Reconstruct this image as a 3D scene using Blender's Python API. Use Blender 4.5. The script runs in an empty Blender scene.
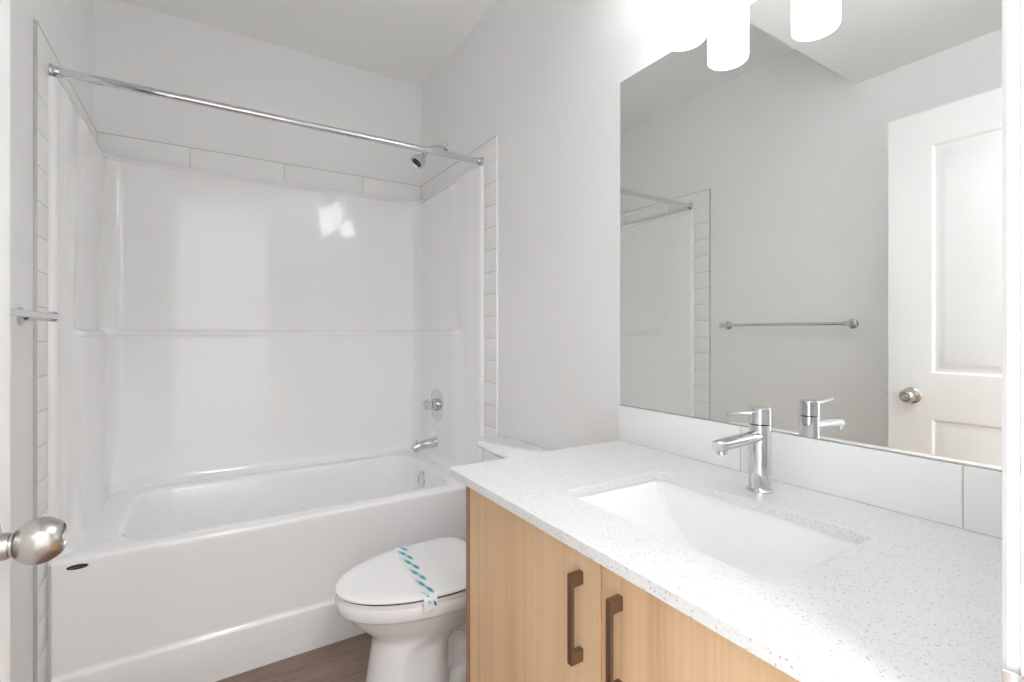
import bpy, bmesh, math, random
from mathutils import Vector, Matrix
random.seed(7)
S = bpy.context.scene
COL = S.collection

# ------------------------------------------------------------------ camera, world, exposure
F_PX, YAW, CY, CZ = 487.83, 32.1786, 332.56, 1.2193
cam_data = bpy.data.cameras.new('camera')
cam_data.sensor_width = 36.0
cam_data.lens = F_PX * 36.0 / 1024.0
cam_data.shift_y = -(341.0 - CY) / 1024.0
cam_data.clip_start = 0.02
cam = bpy.data.objects.new('camera', cam_data)
COL.objects.link(cam)
cam.location = (0, 0, CZ)
cam.rotation_euler = (math.radians(90), 0, -math.radians(YAW))
S.camera = cam

world = bpy.data.worlds.new('hall_daylight')
S.world = world
world.use_nodes = True
bg = world.node_tree.nodes['Background']
bg.inputs['Color'].default_value = (0.93, 0.965, 1.0, 1)
bg.inputs['Strength'].default_value = 2.0
S.view_settings.view_transform = 'Standard'
S.view_settings.look = 'None'
S.view_settings.gamma = 1.0
S.view_settings.use_curve_mapping = False
S.view_settings.exposure = 1.36
LAMP, LAMP_TOP, HALL_FILL = 2.1, 34.0, 19.0
S.cycles.max_bounces = 18
S.cycles.diffuse_bounces = 14
S.cycles.glossy_bounces = 8

# ------------------------------------------------------------------ room numbers (metres)
W, L, D = 1.1205, 0.4140, 2.8141          # right wall x, left wall -x, back wall y
H, HS, YS = 2.7213, 2.4127, 1.103         # ceiling, dropped ceiling, where it drops
YN = 0.109                                # door-side wall face
TOPT, BOTT, YT = 2.1105, 2.007, 1.900     # tile band top / bottom, outer edge of tile strip

# ------------------------------------------------------------------ materials
def srgb(r, g, b):
    f = lambda c: (c / 255 / 12.92) if c / 255 <= 0.04045 else ((c / 255 + 0.055) / 1.055) ** 2.4
    return (f(r), f(g), f(b), 1)

def mat(name, col, rough=0.5, metal=0.0, spec=0.5, emit=None, strength=0.0, coat=0.0):
    m = bpy.data.materials.new(name)
    m.use_nodes = True
    b = m.node_tree.nodes['Principled BSDF']
    b.inputs['Base Color'].default_value = col
    b.inputs['Roughness'].default_value = rough
    b.inputs['Metallic'].default_value = metal
    b.inputs['Specular IOR Level'].default_value = spec
    b.inputs['Coat Weight'].default_value = coat
    if emit:
        b.inputs['Emission Color'].default_value = emit
        b.inputs['Emission Strength'].default_value = strength
    return m

def nodes(m):
    return m.node_tree.nodes, m.node_tree.links, m.node_tree.nodes['Principled BSDF']

def coords(m, scale=(1, 1, 1), rot=(0, 0, 0)):
    n, l, b = nodes(m)
    tc = n.new('ShaderNodeTexCoord'); mp = n.new('ShaderNodeMapping')
    mp.inputs['Scale'].default_value = scale
    mp.inputs['Rotation'].default_value = rot
    l.new(tc.outputs['Object'], mp.inputs['Vector'])
    return mp.outputs['Vector']

def noise(m, vec, scale, detail=4, rough=0.5, dist=0.0):
    n, l, b = nodes(m)
    t = n.new('ShaderNodeTexNoise')
    t.inputs['Scale'].default_value = scale
    t.inputs['Detail'].default_value = detail
    t.inputs['Roughness'].default_value = rough
    t.inputs['Distortion'].default_value = dist
    l.new(vec, t.inputs['Vector'])
    return t.outputs['Fac']

def ramp(m, fac, stops):
    n, l, b = nodes(m)
    r = n.new('ShaderNodeValToRGB')
    e = r.color_ramp.elements
    e[0].position, e[0].color = stops[0]
    e[1].position, e[1].color = stops[1]
    for p, c in stops[2:]:
        x = e.new(p); x.color = c
    l.new(fac, r.inputs['Fac'])
    return r.outputs['Color']

def mix(m, fac, a, b2, mode='MIX'):
    n, l, b = nodes(m)
    x = n.new('ShaderNodeMix'); x.data_type = 'RGBA'; x.blend_type = mode
    def put(sock, v):
        if hasattr(v, 'is_output'): l.new(v, sock)
        else: sock.default_value = v
    put(x.inputs[0], fac); put(x.inputs[6], a); put(x.inputs[7], b2)
    return x.outputs[2]

def bump(m, h, strength=0.1, dist=0.002):
    n, l, b = nodes(m)
    x = n.new('ShaderNodeBump')
    x.inputs['Strength'].default_value = strength
    x.inputs['Distance'].default_value = dist
    l.new(h, x.inputs['Height']); l.new(x.outputs['Normal'], b.inputs['Normal'])

def base(m, sock):
    n, l, b = nodes(m)
    l.new(sock, b.inputs['Base Color'])

M = {}
M['wall'] = mat('wall_paint', srgb(240, 240, 240), 0.75, spec=0.25)
bump(M['wall'], noise(M['wall'], coords(M['wall']), 420, 2), 0.05, 0.001)
M['ceiling'] = mat('ceiling_paint', srgb(240, 240, 239), 0.9, spec=0.15)
bump(M['ceiling'], noise(M['ceiling'], coords(M['ceiling']), 260, 3), 0.10, 0.001)
M['trim'] = mat('white_trim_paint', srgb(245, 245, 245), 0.38)
M['acrylic'] = mat('white_acrylic', srgb(245, 245, 245), 0.035, spec=0.6)
M['tile'] = mat('white_glazed_tile', srgb(242, 242, 242), 0.34, spec=0.28)
M['grout'] = mat('grey_grout', srgb(196, 194, 190), 0.9)
M['porcelain'] = mat('white_porcelain', srgb(245, 245, 245), 0.06)
M['plastic'] = mat('white_seat_plastic', srgb(243, 242, 242), 0.18)
M['satin'] = mat('satin_grey_edge_profile', srgb(200, 200, 198), 0.4, 0.2)
M['chrome'] = mat('polished_chrome', srgb(215, 217, 219), 0.05, 1.0)
M['nickel'] = mat('brushed_nickel', srgb(196, 194, 190), 0.27, 1.0)
M['bronze'] = mat('brushed_bronze', srgb(142, 122, 104), 0.36, 0.9)
M['black'] = mat('black_enamel', srgb(28, 28, 30), 0.3)
M['dark'] = mat('spray_face_and_gap_shade', srgb(60, 58, 56), 0.7)  # dark grey of the shower spray face, also painted shade in the lid gap
M['mirror'] = mat('silvered_glass', srgb(243, 245, 243), 0.0, 1.0)
M['edge'] = mat('polished_glass_edge', srgb(214, 222, 218), 0.15)
M['paper'] = mat('thin_white_paper', srgb(238, 240, 240), 0.6)
M['teal'] = mat('teal_ink', srgb(62, 150, 160), 0.6)
M['pale_teal'] = mat('pale_teal_ink', srgb(150, 200, 208), 0.6)
M['glow'] = mat('lit_frosted_glass', (0.9, 0.9, 0.9, 1), 0.35, emit=(0.955, 0.978, 1.0, 1), strength=LAMP)
M['glow_top'] = mat('shade_top_fill_glow', (0.9, 0.9, 0.9, 1), 0.35, emit=(0.955, 0.978, 1.0, 1), strength=LAMP_TOP)  # unseen strong glow added on the shade tops as bounced room fill
M['glow_low'] = mat('bright_shade_bottom', (0.9, 0.9, 0.9, 1), 0.35, emit=(0.955, 0.978, 1.0, 1), strength=LAMP * 1.7)

M['hall'] = mat('hall_wall_paint', srgb(205, 204, 202), 0.8, spec=0.2)
M['hall_fill'] = mat('fill_dome_glow', (0.9, 0.9, 0.9, 1), 0.4, emit=(0.94, 0.97, 1.0, 1), strength=HALL_FILL)
# quartz: white with small grey and clear flecks
m = M['quartz'] = mat('white_speckled_quartz', srgb(226, 225, 226), 0.22)
v = coords(m)
n_, l_, b_ = nodes(m)
def flecks(scale, lo, hi):
    vo = n_.new('ShaderNodeTexVoronoi'); vo.inputs['Scale'].default_value = scale
    l_.new(v, vo.inputs['Vector'])
    sx = n_.new('ShaderNodeSeparateColor'); l_.new(vo.outputs['Color'], sx.inputs['Color'])
    keep = n_.new('ShaderNodeMath'); keep.operation = 'GREATER_THAN'; keep.inputs[1].default_value = hi
    l_.new(sx.outputs[0], keep.inputs[0])
    near = n_.new('ShaderNodeMath'); near.operation = 'LESS_THAN'; near.inputs[1].default_value = lo
    l_.new(vo.outputs['Distance'], near.inputs[0])
    mu = n_.new('ShaderNodeMath'); mu.operation = 'MULTIPLY'
    l_.new(keep.outputs[0], mu.inputs[0]); l_.new(near.outputs[0], mu.inputs[1])
    return mu.outputs[0]
c1 = mix(m, noise(m, v, 30, 5), srgb(222, 222, 222), srgb(229, 229, 229))
c2 = mix(m, flecks(260, 0.40, 0.66), c1, srgb(210, 209, 209))
c3 = mix(m, flecks(150, 0.24, 0.84), c2, srgb(190, 188, 188))
base(m, c3)

# light oak veneer, vertical grain (grain along z, cabinet front lies in the y-z plane)
m = M['oak'] = mat('light_oak_veneer', srgb(206, 168, 132), 0.45)
v1 = coords(m, (18, 18, 0.55)); v2 = coords(m, (120, 120, 1.6)); v3 = coords(m, (5, 5, 0.25))
a = ramp(m, noise(m, v1, 1.0, 6, 0.6, 0.4), [(0.25, srgb(206, 170, 130)), (0.75, srgb(232, 202, 164))])
b2 = ramp(m, noise(m, v2, 1.0, 3, 0.6), [(0.3, srgb(190, 152, 112)), (0.62, srgb(236, 206, 168))])
c = ramp(m, noise(m, v3, 1.3, 4, 0.5, 0.8), [(0.32, srgb(200, 154, 112)), (0.5, srgb(226, 192, 150)), (0.68, srgb(236, 208, 172))])
base(m, mix(m, 0.5, mix(m, 0.4, a, b2), c))
m = M['oak_edge'] = mat('oak_edge_band', srgb(170, 128, 92), 0.5)
base(m, ramp(m, noise(m, coords(m, (60, 60, 1)), 1.0, 4), [(0.3, srgb(150, 110, 76)), (0.7, srgb(184, 142, 104))]))

# brown wood plank floor, planks running along x
m = M['planks'] = mat('brown_wood_planks', srgb(126, 106, 92), 0.42)
n_, l_, b_ = nodes(m)
vv = coords(m)
br = n_.new('ShaderNodeTexBrick')
l_.new(vv, br.inputs['Vector'])
br.inputs['Scale'].default_value = 1.0
br.inputs['Brick Width'].default_value = 1.22
br.inputs['Row Height'].default_value = 0.18
br.inputs['Mortar Size'].default_value = 0.0012
br.offset = 0.37
br.inputs['Color1'].default_value = srgb(142, 119, 105)
br.inputs['Color2'].default_value = srgb(122, 100, 87)
br.inputs['Mortar'].default_value = srgb(74, 60, 52)
g1 = ramp(m, noise(m, coords(m, (2.2, 26, 1)), 1.0, 7, 0.62, 0.6), [(0.28, srgb(92, 68, 54)), (0.5, srgb(146, 120, 103)), (0.74, srgb(186, 164, 146))])
g2 = ramp(m, noise(m, coords(m, (6, 160, 1)), 1.0, 4, 0.6), [(0.3, srgb(96, 78, 68)), (0.7, srgb(164, 142, 128))])
base(m, mix(m, 0.45, mix(m, 0.55, br.outputs['Color'], g1), g2))

# tiny brushed streaks on the nickel knob
bump(M['nickel'], noise(M['nickel'], coords(M['nickel'], (1, 1, 1)), 700, 2), 0.02, 0.0005)

# ------------------------------------------------------------------ mesh helpers
OFF = {}
def build(name, bm, mats, parent=None, angle=35, recalc=True):
    if recalc:
        bmesh.ops.recalc_face_normals(bm, faces=bm.faces[:])
    off = OFF.get(parent.name, Vector((0, 0, 0))) if parent else Vector((0, 0, 0))
    if off.length:
        bmesh.ops.translate(bm, verts=bm.verts[:], vec=-off)
    me = bpy.data.meshes.new(name)
    bm.to_mesh(me); bm.free()
    for mm in (mats if isinstance(mats, (list, tuple)) else [mats]):
        me.materials.append(mm)
    for p in me.polygons: p.use_smooth = True
    me.set_sharp_from_angle(angle=math.radians(angle))
    o = bpy.data.objects.new(name, me)
    COL.objects.link(o)
    if parent:
        o.parent = parent
        OFF[o.name] = off
    return o

def tag(o, label=None, cat=None, group=None, kind=None):
    if label: o['label'] = label
    if cat: o['category'] = cat
    if group: o['group'] = group
    if kind: o['kind'] = kind
    return o

def thing(name, loc, label, cat, group=None):
    e = bpy.data.objects.new(name, None)
    COL.objects.link(e)
    e.location = loc
    e.empty_display_size = 0.05
    OFF[e.name] = Vector(loc)
    return tag(e, label, cat, group)

def struct(name, bm, mats, label=None, parent=None, cat=None):
    o = build(name, bm, mats, parent)
    if not parent:
        o['kind'] = 'structure'
        if label: o['label'] = label
        if cat: o['category'] = cat
    return o

def box(bm, x0, x1, y0, y1, z0, z1, bevel=0.0, seg=2, mi=0):
    vs = [bm.verts.new((x, y, z)) for z in (z0, z1) for y in (y0, y1) for x in (x0, x1)]
    idx = [(0, 2, 3, 1), (4, 5, 7, 6), (0, 1, 5, 4), (2, 6, 7, 3), (0, 4, 6, 2), (1, 3, 7, 5)]
    fs = [bm.faces.new([vs[i] for i in f]) for f in idx]
    for f in fs: f.material_index = mi
    if bevel > 0:
        es = list({e for f in fs for e in f.edges})
        r = bmesh.ops.bevel(bm, geom=es, offset=bevel, segments=seg, profile=0.5, affect='EDGES')
        for f in r['faces']: f.material_index = mi
    return vs

def frame_of(axis):
    a = Vector(axis).normalized()
    h = Vector((0, 0, 1)) if abs(a.z) < 0.9 else Vector((1, 0, 0))
    u = a.cross(h).normalized(); v = a.cross(u).normalized()
    return a, u, v

def lathe(bm, origin, axis, prof, n=40, mi=0, cap0=True, cap1=True):
    """prof: list of (distance along axis, radius)"""
    a, u, v = frame_of(axis); o = Vector(origin)
    rings = []
    for t, r in prof:
        rings.append([bm.verts.new(o + a * t + (u * math.cos(k * 2 * math.pi / n) + v * math.sin(k * 2 * math.pi / n)) * max(r, 1e-5)) for k in range(n)])
    for A, B in zip(rings, rings[1:]):
        for k in range(n):
            bm.faces.new((A[k], A[(k + 1) % n], B[(k + 1) % n], B[k])).material_index = mi
    if cap0: bm.faces.new(rings[0][::-1]).material_index = mi
    if cap1: bm.faces.new(rings[-1]).material_index = mi

def tube(bm, pts, rad, n=16, mi=0, squash=None):
    """swept tube; rad a number or a list; squash=(ru, rv) factors"""
    pts = [Vector(p) for p in pts]
    rs = rad if isinstance(rad, (list, tuple)) else [rad] * len(pts)
    rings = []; up = None
    for i, p in enumerate(pts):
        d = (pts[min(i + 1, len(pts) - 1)] - pts[max(i - 1, 0)]).normalized()
        if up is None:
            _, u, v = frame_of(d)
        else:
            u = (up - d * up.dot(d)).normalized(); v = d.cross(u).normalized()
        up = u
        su, sv = squash or (1, 1)
        rings.append([bm.verts.new(p + (u * math.cos(k * 2 * math.pi / n) * su + v * math.sin(k * 2 * math.pi / n) * sv) * rs[i]) for k in range(n)])
    for A, B in zip(rings, rings[1:]):
        for k in range(n):
            bm.faces.new((A[k], A[(k + 1) % n], B[(k + 1) % n], B[k])).material_index = mi
    bm.faces.new(rings[0][::-1]).material_index = mi
    bm.faces.new(rings[-1]).material_index = mi

def rrect(x0, x1, y0, y1, r, z, seg=8):
    out = []
    r = min(r, (x1 - x0) / 2 - 1e-4, (y1 - y0) / 2 - 1e-4)
    for cx, cy, a0 in ((x1 - r, y1 - r, 0), (x0 + r, y1 - r, 90), (x0 + r, y0 + r, 180), (x1 - r, y0 + r, 270)):
        for k in range(seg + 1):
            a = math.radians(a0 + 90 * k / seg)
            out.append((cx + r * math.cos(a), cy + r * math.sin(a), z))
    return out

def loft(bm, loops, cap0=False, cap1=False, close=False, mi=0):
    rings = [[bm.verts.new(p) for p in lp] for lp in loops]
    pairs = list(zip(rings, rings[1:]))
    if close: pairs.append((rings[-1], rings[0]))
    for A, B in pairs:
        n = len(A)
        for k in range(n):
            bm.faces.new((A[k], A[(k + 1) % n], B[(k + 1) % n], B[k])).material_index = mi
    if cap0: bm.faces.new(rings[0][::-1]).material_index = mi
    if cap1: bm.faces.new(rings[-1]).material_index = mi
    return rings

def prism(bm, prof, along, t0, t1, mi=0):
    """extrude closed 2-D profile along 'x' (prof=(y,z)), 'y' (prof=(x,z)) or 'z' (prof=(x,y))"""
    def P(a, b, t):
        return {'x': (t, a, b), 'y': (a, t, b), 'z': (a, b, t)}[along]
    loft(bm, [[P(a, b, t0) for a, b in prof], [P(a, b, t1) for a, b in prof]], True, True, mi=mi)

def new(): return bmesh.new()

# ------------------------------------------------------------------ the room
bm = new(); box(bm, -1.9, 2.3, -1.75, YN, -0.06, 0.0); box(bm, -L - 0.1, W + 0.1, YN, D + 0.1, -0.06, 0.0)
struct('floor', bm, M['planks'], 'brown wood plank floor between bathtub and vanity', cat='floor')
bm = new(); box(bm, -L - 0.1, -L, YN, D + 0.1, 0.0, H)
struct('wall_left', bm, M['wall'], 'pale grey wall carrying the towel bar', cat='wall')
bm = new(); box(bm, W, W + 0.1, YN, D + 0.1, 0.0, H)
struct('wall_right', bm, M['wall'], 'pale grey wall behind the vanity mirror and toilet', cat='wall')
bm = new(); box(bm, -L, W, D, D + 0.1, 0.0, H)
struct('wall_back', bm, M['wall'], 'pale grey wall above the tiled band over the bathtub', cat='wall')
bm = new()
box(bm, -L - 0.1, -0.236, -0.03, YN, 0.0, HS)
box(bm, 0.548, W + 0.1, -0.03, YN, 0.0, HS)
box(bm, -0.236, 0.548, -0.03, YN, 2.135, HS)
struct('wall_front', bm, M['wall'], 'wall with the open doorway beside the vanity', cat='wall')
bm = new()
prism(bm, [(-0.03, HS), (YS, HS), (YS, H), (D + 0.1, H), (D + 0.1, H + 0.08), (-0.03, H + 0.08)], 'x', -L - 0.1, W + 0.1)
struct('ceiling', bm, M['ceiling'], 'white ceiling, higher over the bathtub and dropped near the door', cat='ceiling')

# the hall behind the doorway, with an unseen dome lamp added as low fill light
bm = new(); box(bm, -1.9, 2.3, -1.75, -1.65, 0.0, HS)
struct('wall_hall', bm, M['hall'], 'far wall of the hall behind the camera', cat='wall')
bm = new(); box(bm, -1.9, 2.3, -1.75, -0.03, HS, HS + 0.1)
struct('ceiling_hall', bm, M['ceiling'], 'ceiling of the hall behind the camera', cat='ceiling')
hl = thing('hall_fill_lamp', (0.16, -0.85, HS), 'added unseen fill lamp, a round frosted dome on the hall ceiling', 'fill lamp')
bm = new(); lathe(bm, (0.16, -0.85, HS), (0, 0, -1), [(0, 0.255), (0.012, 0.255), (0.020, 0.246)], 48)
build('base_ring', bm, M['nickel'], hl)
bm = new(); lathe(bm, (0.16, -0.85, HS), (0, 0, -1), [(0.016, 0.240), (0.030, 0.238), (0.056, 0.212), (0.076, 0.160), (0.088, 0.085), (0.092, 0.0)], 48)
build('fill_dome', bm, M['hall_fill'], hl)

# door frame: jamb lining and casing with the strike plate
bm = new()
box(bm, 0.530, 0.548, -0.03, YN, 0.0, 2.135, 0.001)
box(bm, -0.236, -0.218, -0.03, YN, 0.0, 2.135, 0.001)
box(bm, -0.218, 0.530, -0.03, YN, 2.117, 2.135, 0.001)
prism(bm, [(0.535, YN), (0.535, YN + 0.0085), (0.5385, YN + 0.0122), (0.545, YN + 0.0126), (0.556, YN + 0.0126), (0.560, YN + 0.0105), (0.566, YN + 0.0105), (0.590, YN + 0.008), (0.594, YN)], 'z', 0.0, 2.19)
prism(bm, [(-0.241, YN), (-0.241, YN + 0.010), (-0.300, YN + 0.008), (-0.300, YN)], 'z', 0.0, 2.19)
prism(bm, [(-0.241, 2.140), (0.535, 2.140), (0.535, 2.19), (-0.241, 2.19)], 'y', YN, YN + 0.010)
jamb = struct('trim_1', bm, M['trim'], 'white painted door frame at the right edge of the photo', cat='door frame')
bm = new()
lip = []
prism(bm, [(0.5300, 0.060), (0.5300, 0.108), (0.5292, 0.1145), (0.5268, 0.1190), (0.5252, 0.1184), (0.5276, 0.1140), (0.5284, 0.108), (0.5284, 0.060)], 'z', 0.905, 0.957)
bmesh.ops.bevel(bm, geom=[e for e in bm.edges if abs(e.verts[0].co.z - e.verts[1].co.z) < 1e-6 and e.verts[0].co.y > 0.112 and e.verts[1].co.y > 0.112], offset=0.0006, segments=2, affect='EDGES')
sp = build('strike_plate', bm, M['nickel'], jamb); sp['label'] = 'metal strike plate with curved lip'

# baseboards (mostly hidden)
bm = new(); box(bm, W - 0.012, W, 1.13, YT - 0.01, 0.0, 0.10, 0.003)
struct('baseboard_right', bm, M['trim'], 'white baseboard on the wall behind the toilet', cat='baseboard')
bm = new(); box(bm, -L, -L + 0.012, YN + 0.014, YT - 0.01, 0.0, 0.10, 0.003)
struct('baseboard_left', bm, M['trim'], 'white baseboard on the wall under the towel bar', cat='baseboard')

# ------------------------------------------------------------------ tile bands and strips round the bathtub
TH, GR = 0.008, 0.0011
def tile_side(name, side, label):
    """side +1 right wall, -1 left wall: vertical strip of cut tiles plus the band along the top"""
    bm = new()
    xw = W if side > 0 else -L
    def b(y0, y1, z0, z1, d, mi, bev=0.0):
        x0, x1 = sorted((xw, xw - side * d))
        box(bm, x0, x1, y0, y1, z0, z1, bev, 2, mi)
    yb = 2.022
    b(YT + 0.002, D, BOTT, TOPT - 0.002, TH - 0.001, 1)
    b(YT + 0.002, yb, 0.0, BOTT, TH - 0.001, 1)
    z = TOPT - 0.003
    step = 0.1018
    first = True
    while z > 0.005:
        z0 = max(z - step, 0.002)
        if first:
            cuts = [YT + 0.003, 2.215, 2.628, D - TH]
            for y0, y1 in zip(cuts, cuts[1:]):
                b(y0 + GR, y1 - GR, BOTT, z - GR, TH, 0, 0.0012)
            first = False
            z0 = BOTT
        else:
            b(YT + 0.003 + GR, yb, z0 + GR, z - GR, TH, 0, 0.0012)
        z = z0
    # edge profile; on the right its bright reflection is painted as white
    b(YT - 0.001, YT + 0.003, 0.0, TOPT, TH + 0.0008, 2, 0.0006)
    b(YT + 0.003, D - TH, TOPT - 0.0028, TOPT - 0.0010, TH + 0.0004, 1)
    return struct(name, bm, [M['tile'], M['grout'], M['trim'] if side > 0 else M['satin']], label, cat='tile trim')
tile_side('trim_2', 1, 'white stacked tile strip on the wall between toilet and bathtub')
tile_side('trim_3', -1, 'white stacked tile strip at left end of the bathtub, below the rod')
bm = new()
box(bm, -L + TH, W - TH, D - TH + 0.001, D, BOTT, TOPT - 0.002, 0, 2, 1)
cuts = [-L + TH, -0.061, 0.352, 0.764, W - TH]
for x0, x1 in zip(cuts, cuts[1:]):
    box(bm, x0 + GR, x1 - GR, D - TH, D, BOTT, TOPT - 0.003 - GR, 0.0012)
box(bm, -L + TH, W - TH, D - TH - 0.0004, D, TOPT - 0.0028, TOPT - 0.001, 0, 2, 1)
struct('trim_4', bm, [M['tile'], M['grout']], 'row of long white tiles on the wall above the bathtub surround', cat='tile trim')

# ------------------------------------------------------------------ bathtub with moulded surround
tub = thing('bathtub', (0.35, 2.41, 0.0), 'white bathtub with moulded glossy wall surround across the far end of the room', 'bathtub')
XL, XR, YB, YF = -0.392, 1.100, D - 0.012, 2.036
def upath():
    """(point, inward normal, how far the ledge applies) along left side, back, right side"""
    out = []; r = 0.085
    n = 26
    lip = [(0.15, 2.0225), (0.4, 2.0205), (0.72, 2.0215), (0.90, 2.0245), (0.985, 2.0295)]
    for f, y in lip:
        out.append((Vector((-L + 0.0005 + (XL + L - 0.0005) * f, y, 0)), Vector((0, 0, 0)), 0))
    for k in range(n):
        y = YF + (YB - r - YF) * k / (n - 1)
        out.append((Vector((XL, y, 0)), Vector((1, 0, 0)), y))
    for k in range(1, 13):
        a = math.radians(180 - 90 * k / 13)
        out.append((Vector((XL + r + r * math.cos(a), YB - r + r * math.sin(a), 0)), -Vector((math.cos(a), math.sin(a), 0)), 9))
    for k in range(31):
        x = XL + r + (XR - XL - 2 * r) * k / 30
        out.append((Vector((x, YB, 0)), Vector((0, -1, 0)), 9))
    for k in range(1, 13):
        a = math.radians(90 - 90 * k / 13)
        out.append((Vector((XR - r + r * math.cos(a), YB - r + r * math.sin(a), 0)), -Vector((math.cos(a), math.sin(a), 0)), 9))
    for k in range(n):
        y = YB - r - (YB - r - YF) * k / (n - 1)
        out.append((Vector((XR, y, 0)), Vector((-1, 0, 0)), y))
    for f, y in lip[::-1]:
        out.append((Vector((W - 0.0005 - (W - 0.0005 - XR) * f, y, 0)), Vector((0, 0, 0)), 0))
    return out
def smooth(t):
    t = max(0.0, min(1.0, t)); return t * t * (3 - 2 * t)
def inset(z, y):
    side = y < 8
    if z < 0.56: c = 0.030 * (1 - smooth((z - 0.500) / 0.05))
    else: c = 0.0
    ledge = 0.020 * (1 - smooth((z - 1.212) / 0.022))
    ledge += 0.007 * math.exp(-((z - 1.2175) / 0.010) ** 2)
    bow = 0.052 * max(0.0, z - 1.25) ** 2
    top = smooth((z - 1.965) / 0.035)
    bow *= 1 - 0.92 * top
    if side:
        w = smooth((y - 2.19 - 0.05 * (z - 1.2)) / 0.09)
        ledge = ledge * w + 0.007 * (1 - w)
        bow = bow * w + 0.35 * bow * (1 - w)
    if side:
        ledge *= smooth((y - YF) / 0.12); bow *= smooth((y - YF) / 0.12); c *= smooth((y - YF) / 0.02)
    return c + ledge + bow
zs = [0.500, 0.505, 0.512, 0.52, 0.53, 0.54, 0.56, 0.7, 0.85, 1.0, 1.12, 1.17, 1.19, 1.198, 1.203, 1.207, 1.210, 1.213, 1.216, 1.219, 1.222, 1.225, 1.228, 1.231, 1.234, 1.238, 1.244, 1.26] + \
     [1.26 + 0.035 * k for k in range(1, 20)] + [1.94, 1.955, 1.965, 1.972, 1.98, 1.988, 1.995, 2.001, 2.006]
bm = new()
UP = upath(); rows = []
for z in zs:
    rows.append([bm.verts.new(p + nrm * inset(z, y) + Vector((0, 0, z))) for p, nrm, y in UP])
for A, B in zip(rows, rows[1:]):
    for k in range(len(A) - 1):
        bm.faces.new((A[k + 1], A[k], B[k], B[k + 1]))
wp = build('wall_panel', bm, M['acrylic'], tub, 50, recalc=False)
so = wp.modifiers.new('shell', 'SOLIDIFY'); so.thickness = 0.005; so.offset = -1.0

def flange(side):
    bm = new()
    xw = W - 0.0005 if side > 0 else -L + 0.0005
    s = side
    xi = XR if side > 0 else XL
    prof = [(xw + (xi - xw) * f, y) for f, y in ((0, 2.0225), (0.4, 2.0205), (0.72, 2.0215), (0.90, 2.0245), (0.985, 2.0295), (1, 2.036), (1, 2.06), (0, 2.06))]
    if side < 0: prof = prof[::-1]
    prism(bm, prof, 'z', 0.0, 0.5005)
    return build('flange', bm, M['acrylic'], tub, 50)
flange(1); flange(-1)

# tub body: deck, basin and apron in one shell
bm = new()
X0, X1, Y0, Y1, ZR = XL - 0.002, XR + 0.002, 2.004, YB - 0.004, 0.518
Y0 = 2.006
loops = [
    rrect(X0, X1, Y0, Y1, 0.004, 0.50), rrect(X0, X1, Y0, Y1, 0.004, ZR - 0.010),
    rrect(X0, X1, Y0 + 0.002, Y1, 0.004, ZR - 0.003), rrect(X0, X1, Y0 + 0.009, Y1, 0.004, ZR),
    rrect(-0.262, 1.000, 2.068, 2.712, 0.13, ZR + 0.001), rrect(-0.257, 0.996, 2.073, 2.706, 0.13, ZR - 0.001),
    rrect(-0.249, 0.991, 2.079, 2.700, 0.13, ZR - 0.007), rrect(-0.243, 0.988, 2.083, 2.696, 0.13, ZR - 0.018),
    rrect(-0.220, 0.978, 2.092, 2.684, 0.13, 0.44), rrect(-0.165, 0.962, 2.106, 2.668, 0.13, 0.30),
    rrect(-0.105, 0.945, 2.122, 2.650, 0.13, 0.18), rrect(-0.070, 0.925, 2.140, 2.632, 0.12, 0.13),
    rrect(-0.030, 0.895, 2.165, 2.605, 0.11, 0.108), rrect(0.05, 0.84, 2.21, 2.56, 0.10, 0.100)]
loft(bm, loops, cap1=True)
bmesh.ops.recalc_face_normals(bm, faces=bm.faces[:])
shell = build('tub_basin', bm, M['acrylic'], tub, 40)
bm = new()
prof = [(2.06, 0.503), (2.018, 0.5180), (2.011, 0.5172), (2.005, 0.5145), (2.0015, 0.510), (2.0000, 0.504), (1.9995, 0.496), (2.0000, 0.470), (2.0010, 0.455),
        (2.0020, 0.30), (2.0020, 0.178), (2.0012, 0.170), (1.9990, 0.1645), (1.9945, 0.1600), (1.9925, 0.157), (1.9915, 0.152), (1.9925, 0.08), (1.9950, 0.0), (2.06, 0.0)]
prism(bm, prof, 'x', XL - 0.004, XR + 0.004)
build('apron', bm, M['acrylic'], tub, 40)
# small oval maker's emblem on the apron
bm = new()
ex, ez = -0.335, 0.4925
def oval(rx, rz, y, n=32): return [(ex + rx * math.cos(2 * math.pi * k / n), y, ez + rz * math.sin(2 * math.pi * k / n)) for k in range(n)]
loft(bm, [oval(0.0262, 0.0075, 2.0005), oval(0.0262, 0.0075, 1.9985), oval(0.0248, 0.0063, 1.9978)], True, True)
for k in range(9):
    x = ex - 0.016 + 0.004 * k; hgt = [0.0022, 0.0016, 0.0016, 0.0024, 0.0016, 0.0020, 0.0016, 0.0022, 0.0016][k]
    box(bm, x - 0.0012, x + 0.0012, 1.9974, 1.9980, ez - 0.0017, ez - 0.0017 + hgt, 0, 1, 1)
e = build('emblem', bm, [M['black'], M['nickel']], tub); e['label'] = 'dark oval emblem with faint lettering'
# overflow plate on the right inside end
bm = new()
ax = Vector((-1, 0, 0.09)).normalized()
lathe(bm, Vector((0.9815, 2.455, 0.437)), ax, [(0, 0.040), (0.004, 0.043), (0.009, 0.042), (0.012, 0.037), (0.0125, 0.030), (0.010, 0.027), (0.0095, 0.0)], 40)
o = build('overflow_plate', bm, M['chrome'], tub); o['label'] = 'round chrome overflow plate'
bm = new(); lathe(bm, (0.80, 2.39, 0.1), (0, 0, 1), [(0, 0.036), (0.003, 0.035), (0.004, 0.0)], 32)
build('drain', bm, M['chrome'], tub)

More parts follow.
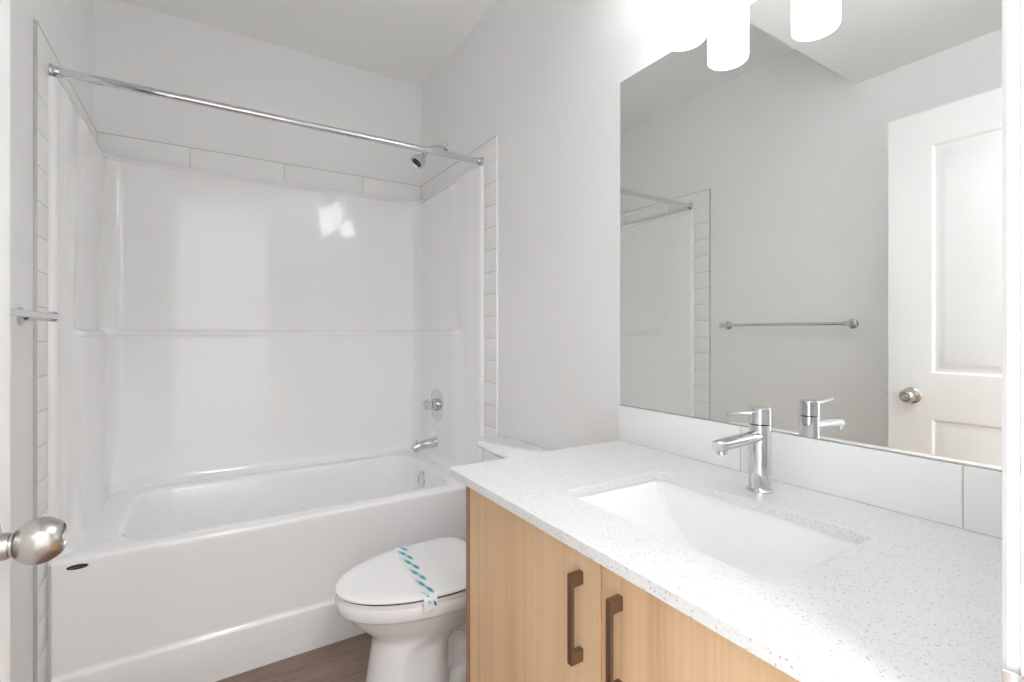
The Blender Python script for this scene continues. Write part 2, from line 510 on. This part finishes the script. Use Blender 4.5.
# shower valve
vx, vy, vz = 1.0825 - 0.0195, 2.475, 0.826
VX0 = XR - 0.0205
t = thing('shower_valve', (VX0, 2.478, 0.8255), 'round chrome shower valve handle on the surround, above the tub spout', 'shower valve')
bm = new(); lathe(bm, (VX0 + 0.002, 2.478, 0.8255), (-1, 0, 0), [(0, 0.088), (0.006, 0.088), (0.0095, 0.084), (0.012, 0.070), (0.013, 0.034)], 56)
build('escutcheon', bm, M['chrome'], t)
bm = new(); lathe(bm, (VX0 - 0.010, 2.478, 0.8255), (-1, 0, 0), [(0, 0.034), (0.026, 0.033), (0.028, 0.031)], 40)
build('sleeve', bm, M['chrome'], t)
bm = new(); lathe(bm, (VX0 - 0.038, 2.478, 0.8255), (-1, 0, 0), [(0, 0.022), (0.004, 0.025), (0.044, 0.0245), (0.047, 0.022), (0.048, 0.016)], 40)
tube(bm, [(VX0 - 0.062, 2.478, 0.848), (VX0 - 0.064, 2.478, 0.862)], [0.006, 0.005], 12)
build('handle', bm, M['chrome'], t)

# tub spout
t = thing('tub_spout', (VX0, 2.495, 0.617), 'chrome tub filler spout with lift diverter, just above the tub rim', 'tub spout')
bm = new()
tube(bm, [(VX0 + 0.002, 2.495, 0.617), (VX0 - 0.006, 2.495, 0.617), (VX0 - 0.05, 2.495, 0.614), (VX0 - 0.10, 2.495, 0.608), (VX0 - 0.122, 2.495, 0.603), (VX0 - 0.133, 2.495, 0.597), (VX0 - 0.136, 2.495, 0.592)],
     [0.029, 0.027, 0.025, 0.023, 0.022, 0.018, 0.010], 28)
lathe(bm, (VX0 - 0.118, 2.495, 0.600), (0, 0, -1), [(0, 0.016), (0.024, 0.016), (0.026, 0.014), (0.024, 0.011), (0.010, 0.010)], 28)
build('spout', bm, M['chrome'], t)
bm = new(); lathe(bm, (VX0 - 0.118, 2.495, 0.620), (0, 0, 1), [(0, 0.0035), (0.012, 0.0035), (0.014, 0.0075), (0.021, 0.0075), (0.023, 0.005)], 20)
build('diverter_knob', bm, M['chrome'], t)

# shower head and arm
t = thing('shower_fixture', (W, 2.46, 2.228), 'chrome shower head on a bent arm above the tiled band', 'shower head')
bm = new(); lathe(bm, (W, 2.46, 2.228), (-1, 0, 0), [(0, 0.030), (0.004, 0.029), (0.010, 0.020), (0.013, 0.011)], 32)
build('wall_flange', bm, M['chrome'], t)
bm = new()
pts = []
for k in range(12):
    u = k / 11
    pts.append((W - 0.008 - 0.118 * u, 2.46, 2.228 + 0.012 * math.sin(u * math.pi * 0.8) - 0.058 * u * u))
tube(bm, pts, 0.0105, 16)
build('arm', bm, M['chrome'], t)
bm = new()
hd = Vector((-0.62, 0.0, -0.78)).normalized()
o0 = Vector((W - 0.122, 2.46, 2.180))
lathe(bm, o0, hd, [(-0.004, 0.008), (0.0, 0.014), (0.010, 0.016), (0.018, 0.013), (0.024, 0.018), (0.040, 0.030), (0.055, 0.038), (0.072, 0.041), (0.078, 0.040), (0.079, 0.035), (0.075, 0.033), (0.075, 0.0)], 40)
hb = build('head', bm, M['chrome'], t)
bm = new(); lathe(bm, o0, hd, [(0.0752, 0.028), (0.078, 0.026), (0.0785, 0.012), (0.0765, 0.010), (0.0765, 0.0)], 32)
build('spray_face', bm, M['dark'], hb)

# shower rod
RY, RZ = 2.039, 2.031
t = thing('shower_rod', (0.35, RY, RZ), 'straight chrome shower curtain rod spanning the front of the bathtub', 'shower rod')
bm = new(); lathe(bm, (-L + TH + 0.003, RY, RZ), (1, 0, 0), [(0, 0.0135), (W + L - 2 * TH - 0.006, 0.0135)], 28)
build('rod', bm, M['chrome'], t)
for x, s in ((W - TH - 0.0005, -1), (-L + TH + 0.0005, 1)):
    bm = new(); lathe(bm, (x, RY, RZ), (s, 0, 0), [(0, 0.021), (0.003, 0.021), (0.006, 0.0195), (0.008, 0.0165), (0.020, 0.016), (0.022, 0.0145)], 32)
    build('end_flange', bm, M['chrome'], t)

# ------------------------------------------------------------------ toilet
TC = 1.538
toilet = thing('toilet', (0.75, TC, 0.0), 'white toilet with closed lid between the bathtub and the vanity', 'toilet')
TROT = math.radians(0.4)
toilet.rotation_euler = (0, 0, TROT)
TSX, TSZ = 0.006, 1.02
toilet.location.x += TSX
toilet.scale = (1, 1, TSZ)
def egg(xf, xb, hw, z, n=56, sq=2.35, cy=TC, xm=None):
    """elongated outline: half ellipse in front of xm, squarer behind"""
    xm = xm if xm is not None else xf + (xb - xf) * 0.56
    out = []
    for k in range(n):
        a = 2 * math.pi * k / n
        c, s = math.cos(a), math.sin(a)
        if c <= 0: x = xm + (xm - xf) * c; y = hw * s
        else:
            e_ = 2.0 / sq
            x = xm + (xb - xm) * abs(c) ** e_; y = hw * (abs(s) ** e_) * (1 if s >= 0 else -1)
        out.append((x, cy + y, z))
    return out
bm = new()
loft(bm, [
    egg(0.418, 0.675, 0.126, 0.0, sq=5, xm=0.51), egg(0.413, 0.675, 0.127, 0.006, sq=5, xm=0.51), egg(0.418, 0.67, 0.123, 0.05, sq=5, xm=0.51), egg(0.432, 0.67, 0.116, 0.14, sq=5, xm=0.52),
    egg(0.444, 0.67, 0.110, 0.222, sq=5, xm=0.53), egg(0.446, 0.71, 0.112, 0.250, sq=4, xm=0.55), egg(0.436, 0.76, 0.124, 0.266, sq=3), egg(0.404, 0.82, 0.144, 0.294, sq=3),
    egg(0.374, 0.86, 0.163, 0.324, sq=3, xm=0.64), egg(0.354, 0.88, 0.174, 0.350, sq=3, xm=0.65), egg(0.348, 0.88, 0.178, 0.358, sq=3, xm=0.65), egg(0.337, 0.88, 0.185, 0.361, sq=3, xm=0.655), egg(0.333, 0.88, 0.188, 0.366, sq=3, xm=0.655), egg(0.330, 0.88, 0.189, 0.393, sq=3, xm=0.655),
    egg(0.332, 0.88, 0.187, 0.399, sq=3, xm=0.655), egg(0.340, 0.87, 0.180, 0.402, sq=3, xm=0.655)], True, True)
# rear trapway body, foot and shelf under the tank
loft(bm, [egg(0.58, 0.98, 0.118, 0.0, sq=4, xm=0.75), egg(0.58, 0.98, 0.118, 0.014, sq=4, xm=0.75), egg(0.585, 0.975, 0.110, 0.030, sq=4, xm=0.75), egg(0.59, 0.96, 0.076, 0.060, sq=4, xm=0.75),
          egg(0.59, 0.96, 0.062, 0.12, sq=4, xm=0.75), egg(0.59, 0.98, 0.062, 0.22, sq=4, xm=0.75), egg(0.62, 1.00, 0.085, 0.30, sq=2.6, xm=0.8), egg(0.68, 1.04, 0.125, 0.345, sq=2.6, xm=0.86), egg(0.74, 1.06, 0.165, 0.375, sq=3, xm=0.9), egg(0.74, 1.07, 0.175, 0.392, sq=3, xm=0.9)], True, True)
for s in (-1, 1):   # moulded trapway swell on each side
    pts = [(0.60, TC + s * 0.070, 0.300), (0.67, TC + s * 0.080, 0.288), (0.74, TC + s * 0.082, 0.262), (0.785, TC + s * 0.082, 0.220), (0.785, TC + s * 0.082, 0.170), (0.745, TC + s * 0.082, 0.132), (0.71, TC + s * 0.080, 0.09), (0.70, TC + s * 0.078, 0.04), (0.70, TC + s * 0.074, 0.015)]
    tube(bm, pts, [0.026, 0.036, 0.040, 0.040, 0.040, 0.040, 0.042, 0.044, 0.044], 20)
build('bowl', bm, M['porcelain'], toilet, 45)
for s in (-1, 1):
    bm = new(); lathe(bm, (0.72, TC + s * 0.106, 0.026), (0, 0, 1), [(0, 0.017), (0.008, 0.0165), (0.016, 0.012), (0.019, 0.0)], 20)
    build('bolt_cap', bm, M['plastic'], toilet)
bm = new()
loft(bm, [egg(z_, 0.815, h_, t_, sq=4, xm=0.655) for z_, h_, t_ in ((0.336, 0.184, 0.4022), (0.333, 0.187, 0.4035), (0.333, 0.187, 0.4105), (0.337, 0.183, 0.4127))], True, True)
build('seat', bm, M['plastic'], toilet)
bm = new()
loft(bm, [egg(0.3375, 0.80, 0.183, 0.4122, sq=4, xm=0.655), egg(0.3375, 0.80, 0.183, 0.4192, sq=4, xm=0.655)], True, True)  # dark ring painted in as the shade between seat and lid
o = build('gap_shade', bm, M['dark'], toilet); o['label'] = 'dark ring standing in for shade between seat and lid'
LIDZ = lambda x, y: 0.4300 + 0.004 * max(0.0, 1 - ((x - 0.62) / 0.30) ** 2 - ((y - TC) / 0.20) ** 2)
bm = new()
lid_loops = [egg(0.333, 0.822, 0.185, 0.4188, sq=4.5, xm=0.655), egg(0.329, 0.826, 0.189, 0.4200, sq=4.5, xm=0.655), egg(0.3285, 0.8265, 0.1895, 0.4240, sq=4.5, xm=0.655), egg(0.331, 0.824, 0.187, 0.4270, sq=4.5, xm=0.655), egg(0.336, 0.819, 0.182, 0.4290, sq=4.5, xm=0.655), egg(0.344, 0.811, 0.174, 0.4300, sq=4.5, xm=0.655)]
for f in (0.85, 0.65, 0.4, 0.15):
    base_l = egg(0.344, 0.811, 0.174, 0.43, sq=4.5, xm=0.655)
    lid_loops.append([(0.62 + (x - 0.62) * f, TC + (y - TC) * f, LIDZ(0.62 + (x - 0.62) * f, TC + (y - TC) * f)) for x, y, z in base_l])
lid_loops[5] = [(x, y, LIDZ(x, y)) for x, y, z in lid_loops[5]]
loft(bm, lid_loops, True, True)
build('lid', bm, M['plastic'], toilet, 60)
for s in (-1, 1):
    bm = new(); box(bm, 0.815, 0.862, TC + s * 0.075 - 0.02, TC + s * 0.075 + 0.02, 0.400, 0.426, 0.008, 3)
    build('hinge', bm, M['plastic'], toilet)
def bowed(xf, xb, hw, z, bow=0.014, n=20):
    """tank outline with a bowed front and rounded corners"""
    out = []
    for k in range(n + 1):
        u = -1 + 2 * k / n
        y = hw * u
        x = xf + bow * u * u
        if abs(u) > 0.9: x += 0.012 * ((abs(u) - 0.9) / 0.1) ** 2
        out.append((x, TC + y, z))
    out += [(xb, TC + hw, z), (xb, TC - hw, z)]
    return out
bm = new()
loft(bm, [bowed(0.965, W - 0.030, 0.200, 0.393), bowed(0.955, W - 0.03, 0.212, 0.42), bowed(0.947, W - 0.028, 0.228, 0.60), bowed(0.942, W - 0.026, 0.236, 0.7295)], True, True)
build('tank', bm, M['porcelain'], toilet, 45)
bm = new()
loft(bm, [bowed(0.940, W - 0.026, 0.240, 0.7300), bowed(0.928, W - 0.022, 0.251, 0.7415), bowed(0.923, W - 0.020, 0.255, 0.748), bowed(0.925, W - 0.020, 0.254, 0.755), bowed(0.933, W - 0.025, 0.247, 0.7595)], True, True)
build('tank_lid', bm, M['porcelain'], toilet, 50)

# paper hygiene band laid over the lid
def band_point(u, w):
    """u 0 (far end) .. 1 (near end on top), >1 hangs down the near side; w -0.5..0.5 across"""
    yf, yn = TC + 0.186, TC - 0.1885
    if u <= 1:
        y = yf + (yn - yf) * u
        x = 0.594 + (0.556 - 0.594) * u + w * 0.042
        yy = (y - TC) / 0.1885
        edge = max(0.0, abs(yy) - 0.93) / 0.07
        return Vector((x, y, LIDZ(x, y) + 0.0012 - 0.004 * edge ** 2))
    d = u - 1
    return Vector((0.556 + w * 0.042 - d * 0.02, yn - 0.0035 - d * 0.030, 0.4255 - d * 0.26))
bm = new()
us = [k / 30 for k in range(31)] + [1 + 0.012 * k for k in range(1, 11)]
g = [[bm.verts.new(band_point(u, w)) for w in (-0.5, -0.25, 0, 0.25, 0.5)] for u in us]
for A, B in zip(g, g[1:]):
    for k in range(4): bm.faces.new((A[k], A[k + 1], B[k + 1], B[k]))
def leaf(u, w, lu, lw, mi, tilt=0.25):
    """small printed leaf shape"""
    pts = []
    shape = [(-1, -0.2), (-0.5, 0.65), (0.15, 0.95), (0.8, 0.7), (1, 0.1), (0.55, -0.45), (-0.1, -0.75), (-0.65, -0.7)]
    for a_, b_ in shape:
        p = band_point(u + (a_ * lu + b_ * lu * tilt), w + b_ * lw + a_ * lw * tilt)
        pts.append(bm.verts.new(p + Vector((0, -0.0002, 0.0005))))
    f = bm.faces.new(pts); f.material_index = mi
for k in range(5):
    u0 = 0.08 + 0.205 * k
    leaf(u0, 0.20, 0.066, 0.26, 2); leaf(u0 + 0.010, 0.22, 0.036, 0.13, 1)
    leaf(u0 + 0.090, -0.14, 0.066, 0.26, 2); leaf(u0 + 0.100, -0.12, 0.036, 0.13, 1)
    leaf(u0 + 0.02, -0.38, 0.014, 0.06, 2)
leaf(1.06, 0.33, 0.03, 0.14, 1)
bmesh.ops.rotate(bm, verts=bm.verts[:], cent=(0.75, TC, 0), matrix=Matrix.Rotation(TROT, 3, 'Z'))
for vtx in bm.verts: vtx.co.x += TSX; vtx.co.z *= TSZ
band = build('paper_band', bm, [M['paper'], M['teal'], M['pale_teal']], None, 60)
tag(band, 'white paper hygiene strip with teal leaf print across the toilet lid', 'paper strip')

# ------------------------------------------------------------------ vanity cabinet
CX, CTOP, CBOT = 0.5197, 0.8792, 0.8592
VY0, VY1, VX = YN + 0.0135, 1.109, 0.560
cab = thing('vanity_cabinet', (0.84, 0.615, 0.0), 'light oak two-door vanity cabinet under the white countertop', 'cabinet')
bm = new()
box(bm, VX, W - 0.002, VY1 - 0.019, VY1, 0.0, CBOT, 0.0006, 1)
build('side_panel', bm, M['oak_edge'], cab)
bm = new()
box(bm, VX + 0.02, W - 0.002, VY0, VY0 + 0.016, 0.10, CBOT - 0.0005)
box(bm, VX + 0.02, W - 0.002, VY0 + 0.016, VY1 - 0.0195, 0.10, 0.116)
box(bm, W - 0.010, W - 0.002, VY0 + 0.016, VY1 - 0.0195, 0.116, CBOT - 0.0005)
box(bm, VX + 0.020, VX + 0.036, VY0 + 0.016, VY1 - 0.0195, CBOT - 0.06, CBOT - 0.0005)
build('carcass', bm, M['oak'], cab)
bm = new(); box(bm, VX + 0.06, VX + 0.075, VY0, VY1 - 0.0195, 0.0, 0.10)
build('toe_kick', bm, M['oak_edge'], cab)
GAPY = 0.611
for (y0, y1, hy) in ((GAPY + 0.0015, VY1 - 0.0215, 0.661), (VY0 + 0.002, GAPY - 0.0015, 0.5655)):
    bm = new(); box(bm, VX, VX + 0.0185, y0, y1, 0.105, CBOT - 0.0015, 0.0008, 1)
    d = build('door', bm, M['oak'], cab)
    bm = new()
    zt, zb = 0.8010, 0.6440
    prof = [(VX + 0.0004, zt - 0.022), (VX + 0.0004, zt), (VX - 0.026, zt), (VX - 0.0275, zt - 0.0015), (VX - 0.0275, zb + 0.0015), (VX - 0.026, zb), (VX + 0.0004, zb), (VX + 0.0004, zb + 0.022), (VX - 0.021, zb + 0.022), (VX - 0.021, zt - 0.022)]
    prism(bm, prof, 'y', hy - 0.0055, hy + 0.0055)
    bmesh.ops.bevel(bm, geom=bm.edges[:], offset=0.0006, segments=2, affect='EDGES')
    h = build('handle', bm, M['bronze'], d); h['label'] = 'bronze bar handle'

# countertop with sink cut-out
bm = new()
SX0, SX1, SY0, SY1 = 0.650, 0.942, 0.367, 0.825
ctop_y1 = 1.128
oo = lambda z, i=0.0: rrect(CX + i, W - 0.0005 - i, VY0 + i, ctop_y1 - i, 0.0015, z)
ii = lambda z, i=0.0: rrect(SX0 - i, SX1 + i, SY0 - i, SY1 + i, 0.018, z)
loft(bm, [oo(CTOP - 0.0012), oo(CTOP, 0.0012), ii(CTOP, 0.001), ii(CTOP - 0.001), ii(CBOT), oo(CBOT)], close=True)
ct = build('countertop', bm, M['quartz'], None, 30)
tag(ct, 'white speckled quartz countertop on the oak vanity', 'countertop')

# undermount basin
sink = thing('sink', (0.79, 0.594, 0.72), 'white rectangular undermount sink basin set in the quartz countertop', 'sink')
bm = new()
prf = [(CBOT - 0.0005, -0.016, -0.016, 0.026), (CBOT - 0.0005, -0.004, -0.004, 0.020), (0.853, 0.000, 0.001, 0.018), (0.836, 0.003, 0.012, 0.017), (0.815, 0.005, 0.022, 0.016), (0.795, 0.008, 0.035, 0.016), (0.780, 0.012, 0.050, 0.016), (0.768, 0.017, 0.066, 0.018),
       (0.757, 0.026, 0.088, 0.022), (0.748, 0.038, 0.114, 0.028), (0.741, 0.055, 0.145, 0.030), (0.737, 0.078, 0.172, 0.030), (0.735, 0.105, 0.195, 0.025)]
loops = [rrect(SX0 + a_, SX1 - a_, SY0 + b_, SY1 - b_, r, z) for z, a_, b_, r in prf]
outer = [rrect(SX0 + max(a_, -0.016) - 0.010, SX1 - max(a_, -0.016) + 0.010, SY0 + b_ - 0.010, SY1 - b_ + 0.010, r + 0.01, z - 0.012) for z, a_, b_, r in prf[1:]]
loft(bm, loops, cap1=True)
loft(bm, [loops[0]] + [rrect(SX0 - 0.016, SX1 + 0.016, SY0 - 0.016, SY1 + 0.016, 0.03, CBOT - 0.011)] + outer, cap1=True)
bmesh.ops.remove_doubles(bm, verts=bm.verts[:], dist=1e-5)
build('basin', bm, M['porcelain'], sink, 50)
bm = new(); lathe(bm, (0.79, 0.594, 0.7345), (0, 0, 1), [(0, 0.030), (0.002, 0.030), (0.0035, 0.027), (0.002, 0.022), (0.003, 0.0)], 32)
build('drain', bm, M['chrome'], sink)

# faucet
FX, FY = 1.015, 0.607
f = thing('faucet', (FX, FY, CTOP), 'single-lever chrome faucet standing on the countertop behind the sink', 'faucet')
bm = new()
lathe(bm, (FX, FY, CTOP), (0, 0, 1), [(0, 0.0275), (0.003, 0.0275), (0.005, 0.0255), (0.006, 0.0230), (0.010, 0.0222), (0.142, 0.0222), (0.1425, 0.0210)], 48)
build('body', bm, M['chrome'], f)
bm = new()
tube(bm, [(FX - 0.010, FY, CTOP + 0.118), (FX - 0.05, FY, CTOP + 0.1165), (FX - 0.10, FY, CTOP + 0.1145), (FX - 0.135, FY, CTOP + 0.113), (FX - 0.146, FY, CTOP + 0.1125), (FX - 0.150, FY, CTOP + 0.1122)], [0.0150, 0.0150, 0.0150, 0.0150, 0.0143, 0.0120], 28, squash=(1.05, 0.82))
sp = build('spout', bm, M['chrome'], f)
bm = new(); lathe(bm, (FX - 0.134, FY, CTOP + 0.106), (0, 0, -1), [(0, 0.011), (0.010, 0.011), (0.011, 0.009), (0.009, 0.008)], 24)
build('aerator', bm, M['chrome'], sp)
bm = new()
lathe(bm, (FX, FY, CTOP + 0.1440), (0, 0, 1), [(0, 0.0210), (0.0008, 0.0228), (0.032, 0.0228), (0.0345, 0.0210), (0.035, 0.0)], 48)
hc = build('handle_cap', bm, M['chrome'], f)
bm = new()
tube(bm, [(FX - 0.016, FY, CTOP + 0.168), (FX - 0.05, FY, CTOP + 0.170), (FX - 0.112, FY, CTOP + 0.1735), (FX - 0.116, FY, CTOP + 0.1737)], [0.0042, 0.0042, 0.0042, 0.003], 16)
build('lever', bm, M['chrome'], hc)

# tiled backsplash
BS0, BS1 = CTOP, 0.9885
bx = W - 0.011
bm = new()
box(bm, bx + 0.0012, W - 0.0005, VY0, 1.1285, BS0 + 0.0003, BS1 - 0.0005, 0, 1, 1)
cuts = [VY0, 0.299, 0.7135, 1.1285]
for y0, y1 in zip(cuts, cuts[1:]):
    box(bm, bx, W - 0.001, y0 + (GR if y0 > VY0 else 0), y1 - (GR if y1 < 1.12 else 0), BS0 + 0.0006, BS1, 0.001, 2)
bs = build('backsplash', bm, [M['tile'], M['grout']])
tag(bs, 'low white tile backsplash between the countertop and the mirror', 'backsplash')

# mirror
bm = new()
MZ0, MZ1, MY0, MY1, MX = 0.9895, 2.0135, VY0, 1.1280, W - 0.0042
box(bm, MX, W - 0.0002, MY0, MY1, MZ0, MZ1, 0, 1, 1)
for fc in bm.faces:
    if all(abs(v.co.x - MX) < 1e-6 for v in fc.verts): fc.material_index = 0
mi_ = build('mirror', bm, [M['mirror'], M['edge']])
tag(mi_, 'large frameless wall mirror above the vanity backsplash', 'mirror')
bm = new()
# slim channel the glass stands in
box(bm, MX - 0.0016, W - 0.0003, MY0, MY1, MZ0 - 0.0009, MZ0 + 0.0022, 0, 1, 0)
ch = build('bottom_channel', bm, M['nickel'], mi_); ch['label'] = 'thin dark metal channel along the bottom edge'

# vanity light
vl = thing('vanity_light', (W, 0.613, 2.11), 'three-shade vanity light glowing on the wall above the mirror', 'wall light')
bm = new(); box(bm, W - 0.024, W - 0.0005, 0.33, 0.895, 2.073, 2.150, 0.003, 2)
build('back_plate', bm, M['nickel'], vl)
for y, g in ((0.8115, 0.0935), (0.6135, 0.150), (0.4155, 0.0935)):
    x = W - 0.0042 + 0.0004 - g + 0.004
    bm = new(); tube(bm, [(W - 0.020, y, 2.112), (x + 0.02, y, 2.112), (x + 0.004, y, 2.120), (x, y, 2.135)], 0.008, 14)
    build('arm', bm, M['nickel'], vl)
    bm = new(); lathe(bm, (x, y, 1.957), (0, 0, 1), [(0.0, 0.044), (0.0015, 0.0480), (0.005, 0.0510), (0.009, 0.0515), (0.165, 0.0515), (0.168, 0.049), (0.167, 0.046)], 48)
    for fc in bm.faces:
        if len(fc.verts) > 10: fc.material_index = 1 if fc.calc_center_median().z > 2.05 else 2
    sh = build('shade', bm, [M['glow'], M['glow_top'], M['glow_low']], vl, 40); sh['label'] = 'frosted white cylinder glass shade, lit'
    bm = new(); lathe(bm, (x, y, 2.1262), (0, 0, 1), [(0, 0.016), (0.008, 0.016), (0.012, 0.013), (0.014, 0.0)], 28)
    build('shade_cap', bm, M['nickel'], vl)

# ------------------------------------------------------------------ towel bar on the left wall
TZ, TXB = 1.262, -0.341
tb = thing('towel_bar', (-L, 1.448, TZ), 'chrome towel bar on the left wall between the door and the tile strip', 'towel bar')
bm = new(); lathe(bm, (TXB, 1.120, TZ), (0, 1, 0), [(0, 0.0078), (0.655, 0.0078)], 20)
build('bar', bm, M['chrome'], tb)
for y in (1.117, 1.778):
    bm = new(); lathe(bm, (-L, y, TZ), (1, 0, 0), [(0, 0.0245), (0.004, 0.0245), (0.008, 0.021), (0.012, 0.0135), (0.030, 0.0105), (0.050, 0.0115), (0.060, 0.0135), (0.072, 0.0135), (0.077, 0.010), (0.079, 0.004)], 32)
    build('post', bm, M['chrome'], tb)

# ------------------------------------------------------------------ open door, hinged at the left jamb
HX, HY = -0.2010, 0.138
ang = math.atan2(-0.2185 - HX, 0.901 - HY)      # leaning to -x
dl = math.hypot(-0.2185 - HX, 0.901 - HY)
door = bpy.data.objects.new('door_1', None); COL.objects.link(door)
door.location = (HX, HY, 0.0)
door.rotation_euler = (0, 0, -ang)
tag(door, 'white two-panel interior door standing open along the left wall', 'door', kind='structure')
OFF[door.name] = Vector((0, 0, 0))               # children are built in door space: x out of the face, y along the leaf
ZD0, ZD1, TD = 0.012, 2.108, 0.035
bm = new()
ucut = [0.0, 0.142, dl - 0.142, dl]
zcut = [ZD0, 0.215, 0.880, 1.052, 1.972, ZD1]
holes = {(1, 1), (1, 3)}
for i in range(3):
    for j in range(5):
        u0, u1, z0, z1 = ucut[i], ucut[i + 1], zcut[j], zcut[j + 1]
        if (i, j) in holes:
            def rl(d, x): return [(x, u0 + d, z0 + d), (x, u1 - d, z0 + d), (x, u1 - d, z1 - d), (x, u0 + d, z1 - d)]
            loft(bm, [rl(0, 0), rl(0.006, -0.0015), rl(0.014, -0.0085), (rl(0.022, -0.0095)), rl(0.028, -0.0085), rl(0.044, -0.0025), rl(0.046, -0.0022)], cap1=True)
        else:
            bm.faces.new([bm.verts.new(p) for p in ((0, u0, z0), (0, u1, z0), (0, u1, z1), (0, u0, z1))])
pts = [(0, ZD0), (dl, ZD0), (dl, ZD1), (0, ZD1)]
fr = [bm.verts.new((0, u, z)) for u, z in pts]; bk = [bm.verts.new((-TD, u, z)) for u, z in pts]
for k in range(4): bm.faces.new((fr[k], fr[(k + 1) % 4], bk[(k + 1) % 4], bk[k]))
bm.faces.new(bk)
bmesh.ops.remove_doubles(bm, verts=bm.verts[:], dist=1e-5)
build('door_slab', bm, M['trim'], door, 20)
ku, kz = dl - 0.083, 0.963
bm = new()
lathe(bm, (0, ku, kz), (1, 0, 0), [(0, 0.033), (0.002, 0.033), (0.005, 0.030), (0.007, 0.022), (0.009, 0.0165), (0.018, 0.0150), (0.0185, 0.0125), (0.0215, 0.0125), (0.022, 0.016),
      (0.026, 0.0205), (0.032, 0.0250), (0.039, 0.0275), (0.046, 0.0280), (0.054, 0.0262), (0.061, 0.0225), (0.0655, 0.0185), (0.0665, 0.0165), (0.0645, 0.0155), (0.0620, 0.0)], 56)
kn = build('door_knob', bm, M['nickel'], door); kn['label'] = 'brushed nickel egg-shaped knob'
bm = new(); lathe(bm, (0.061, ku, kz), (1, 0, 0), [(0, 0.0075), (0.006, 0.0070), (0.0065, 0.003), (0.005, 0.0)], 24)
build('privacy_button', bm, M['chrome'], kn)
bm = new(); box(bm, -TD / 2 - 0.012, -TD / 2 + 0.012, dl - 0.0005, dl + 0.0012, kz - 0.028, kz + 0.028, 0.0004, 1); box(bm, -TD / 2 - 0.006, -TD / 2 + 0.006, dl, dl + 0.008, kz - 0.009, kz + 0.009, 0.002, 2)
build('latch', bm, M['nickel'], door)
for z in (0.25, 1.05, 1.86):
    bm = new(); lathe(bm, (0.004, -0.005, z - 0.045), (0, 0, 1), [(0, 0.006), (0.09, 0.006)], 16)
    build('hinge', bm, M['nickel'], door)
